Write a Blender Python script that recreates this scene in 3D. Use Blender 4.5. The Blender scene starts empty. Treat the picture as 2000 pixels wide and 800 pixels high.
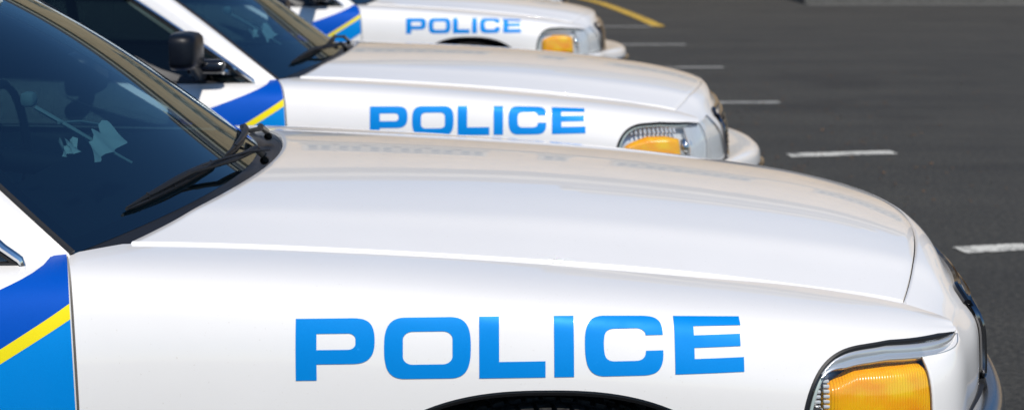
import bpy, bmesh, math, random
import numpy as np
from mathutils import Vector
random.seed(4)
S = bpy.context.scene
COL = S.collection
R = math.radians

# ------------------------------------------------------------------ camera
F_PX, HOR = 2915.0, 572.0            # focal length in photo pixels, horizon above the picture centre
PITCH = math.atan(HOR / F_PX)
CAM_H = 1.515
cd = bpy.data.cameras.new('camera'); cam = bpy.data.objects.new('camera', cd); COL.objects.link(cam)
cd.sensor_width = 36; cd.lens = F_PX / 2000 * 36
cam.location = (0, 0, CAM_H); cam.rotation_euler = (R(90) - PITCH, 0, 0)
cd.clip_start = .05; cd.clip_end = 3000
cd.dof.use_dof = True; cd.dof.focus_distance = 2.75; cd.dof.aperture_fstop = 5.0
S.camera = cam
# ------------------------------------------------------------------ sky, sun, exposure
SUN_EL, SUN_AZ = 54, 163             # azimuth the sun stands at, degrees clockwise from +Y
w = bpy.data.worlds.new('World'); S.world = w; w.use_nodes = True
nt = w.node_tree; nt.nodes.clear()
sky = nt.nodes.new('ShaderNodeTexSky'); sky.sky_type = 'NISHITA'; sky.sun_disc = False
sky.sun_elevation = R(SUN_EL); sky.sun_rotation = R(SUN_AZ)
sky.air_density = 1.0; sky.dust_density = .15; sky.ozone_density = 4.0
bg = nt.nodes.new('ShaderNodeBackground'); bg.inputs[1].default_value = .085
wo = nt.nodes.new('ShaderNodeOutputWorld')
hs = nt.nodes.new('ShaderNodeHueSaturation'); hs.inputs['Saturation'].default_value = 1.18
nt.links.new(sky.outputs[0], hs.inputs['Color']); nt.links.new(hs.outputs[0], bg.inputs[0]); nt.links.new(bg.outputs[0], wo.inputs[0])
sd = bpy.data.lights.new('sun', 'SUN'); sd.energy = 3.8; sd.angle = R(.53); sd.color = (1, .945, .865)
sun = bpy.data.objects.new('sun', sd); COL.objects.link(sun)
a, e_ = R(SUN_AZ), R(SUN_EL)
to_sun = Vector((math.sin(a) * math.cos(e_), math.cos(a) * math.cos(e_), math.sin(e_)))
sun.rotation_euler = to_sun.to_track_quat('Z', 'Y').to_euler(); sun.location = to_sun * 60
S.view_settings.view_transform = 'Standard'; S.view_settings.look = 'None'
S.view_settings.exposure = 0.15; S.view_settings.gamma = 1; S.view_settings.use_curve_mapping = False

# ------------------------------------------------------------------ materials
def mat(name, base=(.8, .8, .8), rough=.5, metal=0, coat=0, coat_rough=.03, spec=.5, ior=1.5, emit=None, trans=0):
    m = bpy.data.materials.new(name); m.use_nodes = True
    b = m.node_tree.nodes['Principled BSDF']
    b.inputs['Base Color'].default_value = (*base, 1); b.inputs['Roughness'].default_value = rough
    b.inputs['Metallic'].default_value = metal; b.inputs['Coat Weight'].default_value = coat
    b.inputs['Coat Roughness'].default_value = coat_rough; b.inputs['Specular IOR Level'].default_value = spec
    b.inputs['IOR'].default_value = ior; b.inputs['Transmission Weight'].default_value = trans
    return m
def nodes(m): return m.node_tree, m.node_tree.nodes['Principled BSDF']
def noise(t, scale, detail=4, rough=.6, coord='Object', vec=None):
    tc = t.nodes.new('ShaderNodeTexCoord'); n = t.nodes.new('ShaderNodeTexNoise')
    n.inputs['Scale'].default_value = scale; n.inputs['Detail'].default_value = detail; n.inputs['Roughness'].default_value = rough
    if vec:
        mp = t.nodes.new('ShaderNodeMapping'); mp.inputs['Scale'].default_value = vec
        t.links.new(tc.outputs[coord], mp.inputs[0]); t.links.new(mp.outputs[0], n.inputs['Vector'])
    else: t.links.new(tc.outputs[coord], n.inputs['Vector'])
    return n
def ramp(t, src, stops):
    r = t.nodes.new('ShaderNodeValToRGB'); e = r.color_ramp.elements
    while len(e) < len(stops): e.new(.5)
    for el, (p, c) in zip(e, stops): el.position = p; el.color = (*c, 1)
    t.links.new(src, r.inputs[0]); return r
def mixc(t, fac, a, b, mode='MIX'):
    m = t.nodes.new('ShaderNodeMix'); m.data_type = 'RGBA'; m.blend_type = mode
    for v, i in ((fac, 0), (a, 6), (b, 7)):
        if hasattr(v, 'links'): t.links.new(v, m.inputs[i])
        else: m.inputs[i].default_value = v if i == 0 else (*v, 1)
    return m.outputs[2]
def bump(t, b, src, strength, dist):
    bn = t.nodes.new('ShaderNodeBump'); bn.inputs['Strength'].default_value = strength; bn.inputs['Distance'].default_value = dist
    t.links.new(src, bn.inputs['Height']); t.links.new(bn.outputs[0], b.inputs['Normal'])

M = {}
# white clear-coated paint with faint dust
m = mat('white_paint', (.82, .805, .78), .42, coat=1, coat_rough=.025); t, b = nodes(m)
n1 = noise(t, 2.2, 6, .65); r1 = ramp(t, n1.outputs[0], [(.35, (.83, .81, .785)), (.7, (.80, .78, .755))])
n2 = noise(t, 210, 2, .5); r2 = ramp(t, n2.outputs[0], [(.0, (1, 1, 1)), (.70, (1, 1, 1)), (.76, (.88, .86, .83))])
t.links.new(mixc(t, 1.0, r1.outputs[0], r2.outputs[0], 'MULTIPLY'), b.inputs['Base Color'])
n3 = noise(t, 3.0, 4, .6); r3 = ramp(t, n3.outputs[0], [(.3, (.015,) * 3), (.75, (.055,) * 3)]); t.links.new(r3.outputs[0], b.inputs['Coat Roughness'])
n4 = noise(t, 5.5, 1, .3)
bn = t.nodes.new('ShaderNodeBump'); bn.inputs['Strength'].default_value = .25; bn.inputs['Distance'].default_value = .0006
t.links.new(n4.outputs[0], bn.inputs['Height']); t.links.new(bn.outputs[0], b.inputs['Coat Normal'])
M['white'] = m
def vinyl(name, c1, c2, metal):
    m = mat(name, c1, .5, metal, spec=.12); t, b = nodes(m)
    n = noise(t, 900, 2, .6); r = ramp(t, n.outputs[0], [(.3, c1), (.7, c2)])
    t.links.new(r.outputs[0], b.inputs['Base Color'])
    n2 = noise(t, 14, 3, .5); r2 = ramp(t, n2.outputs[0], [(.3, (.42,) * 3), (.75, (.58,) * 3)]); t.links.new(r2.outputs[0], b.inputs['Roughness'])
    return m
M['blue'] = vinyl('blue_reflective_vinyl', (.0, .21, .62), (.0, .25, .70), .1)
M['blue_dark'] = vinyl('deep_blue_vinyl', (.0, .07, .42), (.0, .085, .48), .1)
M['yellow'] = vinyl('yellow_vinyl', (.80, .66, .01), (.86, .73, .015), .05)
M['black'] = mat('black_rubber', (.008, .008, .009), .5)
M['blackgloss'] = mat('black_gloss_plastic', (.006, .007, .01), .12, coat=.4)
M['blacktrim'] = mat('black_trim_plastic', (.014, .014, .016), .38)
t, b = nodes(M['blacktrim']); bump(t, b, noise(t, 260, 3).outputs[0], .3, .0008)
M['chrome'] = mat('chrome', (.78, .79, .8), .08, 1)
M['ledge'] = mat('lamp_rim_plastic', (.66, .67, .68), .24, .6, coat=.6)
M['greychrome'] = mat('satin_chrome', (.5, .5, .5), .22, 1)
M['mirror'] = mat('black_mirror_shell', (.004, .006, .011), .4, spec=.25)
M['darkchrome'] = mat('dark_chrome', (.25, .25, .26), .12, 1)
M['reflector'] = mat('silver_reflector', (.78, .79, .80), .35, .35)
M['metal'] = mat('grey_metal', (.35, .35, .36), .4, .8)
M['interior'] = mat('dark_interior', (.008, .012, .02), .75)
M['cloth'] = mat('grey_seat_cloth', (.05, .055, .06), .9)
M['paper'] = mat('pale_green_paper', (.90, .95, .90), .7)
M['visor'] = mat('pale_plastic', (.48, .55, .52), .5)
M['red'] = mat('red_lens', (.45, .01, .01), .15, coat=.7)
M['rim'] = mat('steel_rim', (.45, .45, .46), .35, .8)
# tyre
m = mat('tyre_rubber', (.022, .021, .02), .8); t, b = nodes(m)
wv = t.nodes.new('ShaderNodeTexVoronoi'); wv.inputs['Scale'].default_value = 46; tc = t.nodes.new('ShaderNodeTexCoord'); wv.feature = 'DISTANCE_TO_EDGE'
t.links.new(tc.outputs['Object'], wv.inputs['Vector']); bump(t, b, wv.outputs[0], .8, .01)
rr = ramp(t, wv.outputs[0], [(.0, (.006, .006, .006)), (.12, (.035, .032, .028))]); t.links.new(rr.outputs[0], b.inputs['Base Color'])
M['tyre'] = m
# amber lamp
m = mat('amber_lens', (.95, .33, .003), .22, coat=.35, coat_rough=.03); t, b = nodes(m)
b.inputs['Subsurface Weight'].default_value = .35; b.inputs['Subsurface Radius'].default_value = (.02, .01, .002)
n = noise(t, 15, 2, .5, vec=(1, 1, 1.6)); r = ramp(t, n.outputs[0], [(.28, (1, .34, .0)), (.5, (1, .44, .0)), (.72, (1, .58, .002))]); t.links.new(r.outputs[0], b.inputs['Base Color'])
wv = t.nodes.new('ShaderNodeTexWave'); wv.inputs['Scale'].default_value = 60; wv.bands_direction = 'X'; wv.inputs['Distortion'].default_value = 0
tc = t.nodes.new('ShaderNodeTexCoord'); t.links.new(tc.outputs['Object'], wv.inputs['Vector']); bump(t, b, wv.outputs[0], .35, .003)
M['amber'] = m
def glass(name, tint, ior, rough=0.0, refl=(1, 1, 1)):
    m = bpy.data.materials.new(name); m.use_nodes = True; t = m.node_tree; t.nodes.clear()
    o = t.nodes.new('ShaderNodeOutputMaterial'); mx = t.nodes.new('ShaderNodeMixShader'); fr = t.nodes.new('ShaderNodeFresnel')
    ge = t.nodes.new('ShaderNodeNewGeometry'); mr = t.nodes.new('ShaderNodeMapRange')      # a pane is one thin sheet: same reflectance from both sides
    mr.inputs['To Min'].default_value = ior; mr.inputs['To Max'].default_value = 1 / ior
    t.links.new(ge.outputs['Backfacing'], mr.inputs['Value']); t.links.new(mr.outputs[0], fr.inputs[0]); tr = t.nodes.new('ShaderNodeBsdfTransparent'); tr.inputs[0].default_value = (*tint, 1)
    gl = t.nodes.new('ShaderNodeBsdfGlossy'); gl.inputs['Roughness'].default_value = rough; gl.inputs[0].default_value = (*refl, 1)
    t.links.new(fr.outputs[0], mx.inputs[0]); t.links.new(tr.outputs[0], mx.inputs[1]); t.links.new(gl.outputs[0], mx.inputs[2]); t.links.new(mx.outputs[0], o.inputs[0])
    return m
M['glass'] = glass('tinted_windscreen', (.22, .36, .40), 2.5, 0, (.80, .93, 1))
M['sideglass'] = glass('tinted_side_glass', (.06, .09, .09), 1.5)
M['lens'] = glass('clear_lens', (.92, .94, .95), 1.5, .02)
# asphalt
m = mat('asphalt', (.05, .05, .05), .85); t, b = nodes(m)
nA = noise(t, 160, 5, .75); nB = noise(t, .35, 5, .6, vec=(1, 3, 1)); nC = noise(t, 2.0, 6, .65)
cA = ramp(t, nA.outputs[0], [(.3, (.019, .019, .018)), (.52, (.037, .037, .0345)), (.74, (.11, .108, .10))]).outputs[0]
cB = ramp(t, nB.outputs[0], [(.3, (.80, .82, .82)), (.7, (1.12, 1.12, 1.1))]).outputs[0]
cC = ramp(t, nC.outputs[0], [(.35, (.90, .90, .90)), (.65, (1.08, 1.07, 1.05))]).outputs[0]
nD = noise(t, 38, 4, .7); cD = ramp(t, nD.outputs[0], [(.32, (.45, .45, .46)), (.5, (.95, .95, .95)), (.68, (1.9, 1.84, 1.74))]).outputs[0]
nE = noise(t, .9, 3, .55, vec=(.25, 2.2, 1)); cE = ramp(t, nE.outputs[0], [(.38, (.84, .84, .85)), (.6, (1.06, 1.05, 1.03))]).outputs[0]
cA = mixc(t, 1, cA, cD, 'MULTIPLY'); cA = mixc(t, 1, cA, cE, 'MULTIPLY')
nF = noise(t, .55, 3, .6); cF = ramp(t, nF.outputs[0], [(.0, (.72, .72, .73)), (.34, (.80, .80, .81)), (.42, (1, 1, 1))]).outputs[0]; cA = mixc(t, 1, cA, cF, 'MULTIPLY')
c = mixc(t, 1, cA, cB, 'MULTIPLY'); c = mixc(t, 1, c, cC, 'MULTIPLY')
t.links.new(c, b.inputs['Base Color']); bump(t, b, nA.outputs[0], .9, .006)
M['asphalt'] = m
def worn(name, col, hi, under=(.05, .05, .05)):
    m = mat(name, col, .7); t, b = nodes(m)
    n = noise(t, 130, 5, .75); n2 = noise(t, 7, 5, .7)
    ma = t.nodes.new('ShaderNodeMath'); ma.operation = 'ADD'; t.links.new(n.outputs[0], ma.inputs[0]); t.links.new(n2.outputs[0], ma.inputs[1])
    r = ramp(t, ma.outputs[0], [(.0, (1, 1, 1)), (.78, (1, 1, 1)), (.86, (0, 0, 0))]); ma.operation = 'MULTIPLY_ADD'; ma.inputs[1].default_value = .5
    # mix coarse + fine wear
    ma2 = t.nodes.new('ShaderNodeMath'); ma2.operation = 'ADD'; t.links.new(n.outputs[0], ma2.inputs[0]); t.links.new(n2.outputs[0], ma2.inputs[1])
    hf = t.nodes.new('ShaderNodeMath'); hf.operation = 'MULTIPLY'; hf.inputs[1].default_value = .5; t.links.new(ma2.outputs[0], hf.inputs[0])
    r = ramp(t, hf.outputs[0], [(.0, (0, 0, 0)), (.50, (0, 0, 0)), (.58, (1, 1, 1))])
    c1 = ramp(t, n2.outputs[0], [(.3, col), (.7, hi)]).outputs[0]
    t.links.new(mixc(t, r.outputs[0], c1, under), b.inputs['Base Color']); return m
M['linewhite'] = worn('worn_white_road_paint', (.55, .54, .49), (.68, .67, .61))
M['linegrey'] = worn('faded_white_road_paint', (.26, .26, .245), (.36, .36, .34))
M['lineyellow'] = worn('worn_yellow_road_paint', (.55, .34, .03), (.66, .42, .05))
def rough_mat(name, c1, c2, sc, rough=.85, bp=.4):
    m = mat(name, c1, rough); t, b = nodes(m); n = noise(t, sc, 6, .65)
    t.links.new(ramp(t, n.outputs[0], [(.3, c1), (.7, c2)]).outputs[0], b.inputs['Base Color']); bump(t, b, n.outputs[0], bp, .02); return m
M['concrete'] = rough_mat('kerb_concrete', (.085, .083, .075), (.13, .126, .115), 9)
M['pave'] = rough_mat('pavement_concrete', (.18, .175, .16), (.25, .24, .22), 3)
# sandstone blocks
m = mat('tan_stone', (.40, .26, .18), .85); t, b = nodes(m)
br = t.nodes.new('ShaderNodeTexBrick'); tc = t.nodes.new('ShaderNodeTexCoord'); mp = t.nodes.new('ShaderNodeMapping'); mp.inputs['Rotation'].default_value = (R(90), 0, 0)
t.links.new(tc.outputs['Object'], mp.inputs[0]); t.links.new(mp.outputs[0], br.inputs[0]); br.inputs['Scale'].default_value = 1.0
br.inputs['Brick Width'].default_value = 1.2; br.inputs['Row Height'].default_value = .45; br.inputs['Mortar Size'].default_value = .012
br.inputs['Color1'].default_value = (.58, .41, .24, 1); br.inputs['Color2'].default_value = (.50, .355, .205, 1); br.inputs['Mortar'].default_value = (.2, .17, .13, 1)
n = noise(t, .8, 5); c = mixc(t, 1, br.outputs[0], ramp(t, n.outputs[0], [(.3, (.85, .85, .85)), (.7, (1.1, 1.1, 1.1))]).outputs[0], 'MULTIPLY'); t.links.new(c, b.inputs['Base Color'])
M['stone'] = m
M['trimstone'] = rough_mat('pale_stone_trim', (.40, .35, .27), (.48, .43, .34), 2)
M['pane'] = mat('window_pane', (.03, .05, .05), .06, spec=.8)
M['frame'] = mat('white_window_frame', (.5, .5, .48), .5)
M['slate'] = rough_mat('slate_roof', (.07, .07, .08), (.11, .11, .12), 4)
M['greywall'] = rough_mat('grey_render', (.22, .22, .22), (.28, .28, .27), 1.2)

# ------------------------------------------------------------------ helpers
def link(name, me, m, parent=None, smooth=True):
    o = bpy.data.objects.new(name, me); COL.objects.link(o)
    if m is not None: me.materials.append(m)
    if smooth: me.polygons.foreach_set('use_smooth', [True] * len(me.polygons))
    if parent: o.parent = parent
    return o
def mesh(name, V, Fc, m, parent=None, smooth=True):
    me = bpy.data.meshes.new(name); me.from_pydata([tuple(map(float, v)) for v in V], [], Fc); me.update()
    return link(name, me, m, parent, smooth)
def grid_vf(P, off=0):
    P = np.asarray(P, float); nu, nv = P.shape[:2]
    V = P.reshape(-1, 3); Fc = [(off + i * nv + j, off + i * nv + j + 1, off + (i + 1) * nv + j + 1, off + (i + 1) * nv + j) for i in range(nu - 1) for j in range(nv - 1)]
    return V, Fc
def grids(name, Ps, m, parent=None, smooth=True):
    V = []; Fc = []
    for P in Ps:
        v, f = grid_vf(P, len(V)); V += [tuple(q) for q in v]; Fc += f
    return mesh(name, V, Fc, m, parent, smooth)
def mir(P):
    P = np.array(P, float); P[..., 1] *= -1; return P
class MB:
    def __init__(s): s.V = []; s.F = []
    def add(s, V, F):
        o = len(s.V); s.V += [tuple(map(float, v)) for v in V]; s.F += [tuple(i + o for i in f) for f in F]; return s
    def box(s, c, d, bev=0, rot=None):
        bm = bmesh.new(); bmesh.ops.create_cube(bm, size=1)
        for v in bm.verts: v.co = Vector((v.co.x * d[0], v.co.y * d[1], v.co.z * d[2]))
        if bev: bmesh.ops.bevel(bm, geom=bm.edges[:], offset=bev, segments=2, affect='EDGES', profile=.5)
        from mathutils import Euler
        if rot: 
            q = Euler(rot).to_matrix()
            for v in bm.verts: v.co = q @ v.co
        bm.verts.index_update()
        s.add([v.co + Vector(c) for v in bm.verts], [[v.index for v in f.verts] for f in bm.faces]); bm.free(); return s
    def tube(s, pts, r, n=10, cap=True, flat=1.0):
        pts = [Vector(p) for p in pts]; rs = r if hasattr(r, '__len__') else [r] * len(pts); V = []; F = []
        a = None
        for i, p in enumerate(pts):
            d = (pts[min(i + 1, len(pts) - 1)] - pts[max(i - 1, 0)]).normalized()
            if a is None: a = d.cross(Vector((0, 0, 1)) if abs(d.z) < .9 else Vector((1, 0, 0))).normalized()
            else: a = (a - d * a.dot(d)).normalized()
            b_ = a.cross(d).normalized()
            for k in range(n):
                t_ = 2 * math.pi * k / n; V.append(p + a * math.cos(t_) * rs[i] + b_ * math.sin(t_) * rs[i] * flat)
        for i in range(len(pts) - 1):
            for k in range(n): F.append((i * n + k, i * n + (k + 1) % n, (i + 1) * n + (k + 1) % n, (i + 1) * n + k))
        if cap: F += [tuple(range(n))[::-1], tuple((len(pts) - 1) * n + k for k in range(n))]
        return s.add(V, F)
    def lathe(s, prof, c, n=48, axis='y'):   # prof: (radius, offset along the axis)
        V = []; F = []
        for (r, o) in prof:
            for k in range(n):
                t_ = 2 * math.pi * k / n; V.append((c[0] + r * math.cos(t_), c[1] + o, c[2] + r * math.sin(t_)) if axis == 'y' else (c[0] + o, c[1] + r * math.cos(t_), c[2] + r * math.sin(t_)))
        for i in range(len(prof) - 1):
            for k in range(n): F.append((i * n + k, i * n + (k + 1) % n, (i + 1) * n + (k + 1) % n, (i + 1) * n + k))
        return s.add(V, F)
    def build(s, name, m, parent=None, smooth=True): 
        o = mesh(name, s.V, s.F, m, parent, smooth)
        if smooth:
            try: o.data.set_sharp_from_angle(angle=R(42))
            except Exception: pass
        return o

_inv = {}
def nspline(xs, ys):
    """natural cubic spline, returns callable; ys may be (n,k)"""
    xs = np.asarray(xs, float); ys = np.asarray(ys, float); n = len(xs); h = np.diff(xs)
    key = xs.tobytes()
    if key not in _inv:
        A = np.zeros((n, n)); B = np.zeros((n, n)); A[0, 0] = A[-1, -1] = 1
        for i in range(1, n - 1):
            A[i, i - 1] = h[i - 1]; A[i, i] = 2 * (h[i - 1] + h[i]); A[i, i + 1] = h[i]
            B[i, i + 1] += 6 / h[i]; B[i, i] -= 6 / h[i] + 6 / h[i - 1]; B[i, i - 1] += 6 / h[i - 1]
        _inv[key] = np.linalg.solve(A, B)
    M2 = _inv[key] @ ys
    def f(x):
        if x <= xs[0]:
            sl = (ys[1] - ys[0]) / h[0] - h[0] * (2 * M2[0] + M2[1]) / 6; return ys[0] + sl * (x - xs[0])
        if x >= xs[-1]:
            sl = (ys[-1] - ys[-2]) / h[-1] + h[-1] * (M2[-2] + 2 * M2[-1]) / 6; return ys[-1] + sl * (x - xs[-1])
        i = int(np.searchsorted(xs, x) - 1); a_ = xs[i + 1] - x; b_ = x - xs[i]; hh = h[i]
        return (M2[i] * a_ ** 3 + M2[i + 1] * b_ ** 3) / (6 * hh) + (ys[i] / hh - M2[i] * hh / 6) * a_ + (ys[i + 1] / hh - M2[i + 1] * hh / 6) * b_
    return f
def frange(a, b, n): return [a + (b - a) * i / (n - 1) for i in range(n)]
def lerp(a, b, t): return a + (b - a) * t
def tag(o, label, cat, group=None):
    o['label'] = label; o['category'] = cat
    if group: o['group'] = group
    return o
def struct(o): o['kind'] = 'structure'; return o

# ------------------------------------------------------------------ ground and markings
def sheet(name, x0, x1, y0, y1, z, m): return mesh(name, [(x0, y0, z), (x1, y0, z), (x1, y1, z), (x0, y1, z)], [(0, 1, 2, 3)], m, None, False)
struct(sheet('ground', -1500, 1500, -1500, 1500, -.02, M['asphalt']))
def car_px(px, py):    # point of the parking surface seen at a photo pixel
    vy = (py - 400) / F_PX; d = Vector(((px - 1000) / F_PX, math.cos(PITCH) - vy * math.sin(PITCH), -math.sin(PITCH) - vy * math.cos(PITCH)))
    k = CAM_H / -d.z; return d.x * k, d.y * k
struct(sheet('parking_lot', -45, 45, -20, 36, 0, M['asphalt']))
def dash(name, x0, y0, x1, y1, wd, m, z=.004):
    n = 24; d = Vector((x1 - x0, y1 - y0)); nn = Vector((-d.y, d.x)).normalized() * wd / 2; P = []
    for i in range(n + 1):
        c = Vector((x0, y0)) + d * i / n; j = random.uniform(-.004, .004); k = random.uniform(-.004, .004); e = random.uniform(-.012, .012) if i in (0, n) else 0
        P.append([(c.x + nn.x + e, c.y + nn.y + j, z), (c.x - nn.x + e * .4, c.y - nn.y + k, z)])
    return struct(grids(name, [P], m, None, False))
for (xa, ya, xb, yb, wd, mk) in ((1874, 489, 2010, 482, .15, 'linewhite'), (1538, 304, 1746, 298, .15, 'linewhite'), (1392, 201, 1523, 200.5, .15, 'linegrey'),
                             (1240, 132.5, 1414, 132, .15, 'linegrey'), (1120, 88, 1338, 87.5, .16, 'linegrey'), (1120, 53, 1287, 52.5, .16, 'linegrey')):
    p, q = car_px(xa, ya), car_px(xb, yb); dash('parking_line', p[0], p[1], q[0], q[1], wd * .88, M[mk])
# yellow curved line
pts = [car_px(px, py) for px, py in ((1060, -14), (1110, -6), (1150, 1), (1185, 11), (1222, 25), (1255, 38), (1287, 53))]
f = nspline(range(len(pts)), pts); P = []
for i in range(61):
    s_ = i / 10; c = Vector(f(s_)); d = Vector(f(s_ + .05)) - Vector(f(s_ - .05)); nn = Vector((-d.y, d.x)).normalized() * .085
    P.append([(c.x + nn.x, c.y + nn.y, .008), (c.x - nn.x, c.y - nn.y, .008)])
struct(grids('yellow_line', [P], M['lineyellow'], None, False))
# far kerb and pavement
k = MB(); k.box((25.9, 25.35, .05), (42, .30, .16), .02); k.box((5.05, 30.2, .05), (.30, 9.4, .16), .02); struct(k.build('kerb', M['concrete']))
k = MB(); k.box((25.9, 25.0, -.006), (42, .40, .03), 0); struct(k.build('gutter', M['concrete']))
struct(sheet('pavement', 5.2, 45, 25.5, 35.9, .10, M['pave']))

# ------------------------------------------------------------------ car surfaces (metres; x forward from front axle, y half width, z up)
hc = nspline([-.8, -.6, -.3, 0, .3, .6, .78, .85, .93], [.971, .969, .963, .951, .929, .894, .862, .842, .812])
he = nspline([-.8, -.6, -.4, 0, .3, .55, .675, .77, .86], [.930, .924, .914, .887, .859, .825, .803, .775, .745])
ee = nspline([-.8, -.4, 0, .3, .6, .7, .8], [.725, .712, .702, .696, .688, .684, .68])
_G = nspline([-.25, 0, .25, .5, .66, .74, .80, .88, 1], [.05, 0, .05, .19, .355, .455, .575, .75, 1])
def hood_z(x, y):
    v = abs(y) / ee(x); g = _G(v) if v > .12 else .8 * v * v * (1 - .0 * v)
    if v <= .12: g = .05 / .0625 * v * v
    return hc(x) - (hc(x) - he(x)) * g
_Gs = nspline([-.5, -.25, 0, .25, .5, .66, .74, .80, .88, 1], [.19, .05, 0, .05, .19, .345, .455, .590, .76, 1])
def hood_z(x, y): return hc(x) - (hc(x) - he(x)) * _Gs(abs(y) / ee(x))
CAR = dict(LEAN=.28, XE=-.783, XC=-.828, XR=.165, WX=0.0, BF=0.0)
def x_rear(y): return -.575 - CAR['XR'] * (abs(y) / .72) ** 2
def warpx(x, h, y=None):
    if y is None: y = float(section(x)(t_of_h(x, h))[0])
    return x - CAR['LEAN'] * min(.19, max(0, .977 - y)) * math.exp(-abs(x - CAR['XE']) / .12)

def x_front(y): return .85 - .172 * (abs(y) / .68) ** 1.6

SIDE_X = [-4.25, -3.9, -3.3, -2.6, -1.8, -1.2, -.8, -.4, 0, .3, .45, .58, .68, .76]
SIDE = [
 [(.62, .97), (.70, .95), (.76, .92), (.80, .87), (.83, .80), (.85, .72), (.86, .62), (.86, .50), (.84, .38), (.80, .28)],
 [(.74, .985), (.80, .97), (.85, .94), (.885, .89), (.91, .82), (.925, .74), (.93, .65), (.93, .52), (.92, .38), (.89, .27)],
 [(.80, .975), (.85, .963), (.89, .94), (.925, .895), (.95, .83), (.965, .76), (.972, .68), (.972, .55), (.96, .40), (.93, .25)],
 [(.82, .955), (.86, .945), (.895, .925), (.93, .885), (.955, .83), (.97, .76), (.978, .68), (.978, .55), (.965, .40), (.935, .25)],
 [(.825, .935), (.865, .925), (.90, .908), (.935, .875), (.958, .82), (.972, .76), (.980, .68), (.980, .55), (.967, .40), (.937, .25)],
 [(.825, .922), (.862, .914), (.897, .899), (.932, .868), (.957, .82), (.972, .76), (.980, .68), (.980, .55), (.967, .40), (.937, .25)],
 [(.727, .926), (.810, .923), (.885, .912), (.932, .884), (.955, .84), (.969, .785), (.978, .69), (.978, .55), (.965, .40), (.935, .25)],
 [(.713, .911), (.798, .909), (.878, .900), (.933, .878), (.958, .838), (.972, .785), (.981, .69), (.982, .55), (.968, .40), (.937, .25)],
 [(.703, .884), (.795, .882), (.880, .874), (.937, .855), (.960, .820), (.975, .770), (.984, .69), (.985, .55), (.970, .40), (.940, .25)],
 [(.697, .856), (.785, .855), (.864, .848), (.922, .831), (.948, .800), (.966, .755), (.976, .69), (.978, .55), (.965, .40), (.935, .25)],
 [(.693, .839), (.772, .838), (.845, .832), (.900, .817), (.929, .789), (.948, .745), (.960, .69), (.965, .55), (.955, .40), (.930, .25)],
 [(.689, .820), (.752, .819), (.808, .814), (.855, .803), (.888, .782), (.912, .742), (.928, .69), (.932, .55), (.925, .40), (.91, .25)],
 [(.685, .800), (.728, .799), (.765, .795), (.798, .787), (.825, .772), (.852, .738), (.868, .69), (.872, .55), (.87, .40), (.86, .25)],
 [(.715, .775), (.722, .774), (.730, .772), (.738, .768), (.75, .762), (.765, .737), (.775, .69), (.78, .55), (.78, .40), (.78, .25)]]
_side = nspline(SIDE_X, np.array(SIDE).reshape(len(SIDE_X), -1))
_cache = {}
def section(x):
    k_ = round(x, 4)
    if k_ not in _cache:
        _cache[k_] = nspline(np.linspace(0, 1, 10), _side(k_).reshape(10, 2))
    return _cache[k_]
def side_pt(x, t_): y, h = section(x)(t_); return np.array((x, y, h))
def t_of_h(x, h):
    f = section(x); lo, hi = 0., 1.
    for _ in range(17):
        mid = (lo + hi) / 2
        if f(mid)[1] > h: lo = mid
        else: hi = mid
    return (lo + hi) / 2
def side_xh(x, h, off=0.):
    t_ = t_of_h(x, h); p = side_pt(x, t_)
    if off:
        a_ = side_pt(x, min(1, t_ + .01)) - side_pt(x, max(0, t_ - .01)); b_ = side_pt(x + .01, t_) - side_pt(x - .01, t_)
        n = np.cross(a_, b_); n /= np.linalg.norm(n)
        if n[1] < 0: n = -n
        p = p + n * off
    return p
def side_w(x, t_):
    y, h = section(x)(t_); return side_pt(warpx(x, h, y), t_)
def side_patch(s0, s1, n, top, bot, rows=26, ts=None, roll=.008, rolls=(1, 1)):
    """columns x from s0..s1, each from t=top(x) to t=bot(x); the x edges roll inwards into the shut line"""
    P = []
    xs = list(ts) if ts is not None else frange(s0, s1, n)
    for x in xs:
        a_, b_ = top(x), bot(x); P.append([side_w(x, min(b_, max(a_, j / (rows - 1)))) for j in range(rows)])
    P = np.array(P)
    def inw(row, dx, dy):
        r = row.copy(); r[:, 0] += dx; r[:, 1] -= dy; return r
    if rolls[0]: P = np.concatenate([[inw(P[0], -.0015, .030)], [inw(P[0], -.0015, .004)], [inw(P[0], -.0005, .001)], P], 0)
    if rolls[1]: P = np.concatenate([P, [inw(P[-1], .0005, .001)], [inw(P[-1], .0015, .004)], [inw(P[-1], .0015, .030)]], 0)
    return P
# nose wrap
NS = [0, .15, .3, .45, .55, .7, .85, 1, 1.15]
_r = [[(.44, .930, .793), (.57, .886, .785), (.69, .815, .774), (.757, .728, .765), (.79, .645, .764), (.838, .50, .770), (.872, .285, .782), (.885, 0, .788), (.872, -.285, .782)],
      [(.44, .958, .74), (.585, .915, .735), (.712, .84, .73), (.780, .732, .727), (.815, .652, .730), (.868, .508, .735), (.900, .285, .742), (.912, 0, .745), (.900, -.285, .742)],
      [(.44, .966, .68), (.59, .928, .68), (.722, .85, .68), (.790, .736, .68), (.828, .656, .68), (.883, .51, .68), (.915, .285, .68), (.927, 0, .68), (.915, -.285, .68)],
      [(.44, .968, .58), (.593, .930, .58), (.723, .851, .58), (.79, .736, .58), (.828, .656, .58), (.886, .51, .58), (.919, .285, .58), (.932, 0, .58), (.919, -.285, .58)],
      [(.44, .965, .48), (.58, .925, .48), (.71, .845, .48), (.77, .733, .48), (.808, .653, .48), (.860, .51, .48), (.91, .285, .48), (.928, 0, .48), (.91, -.285, .48)]]
_nw = nspline(NS, np.array(_r).transpose(1, 0, 2).reshape(len(NS), -1))
_nc = {}
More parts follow.
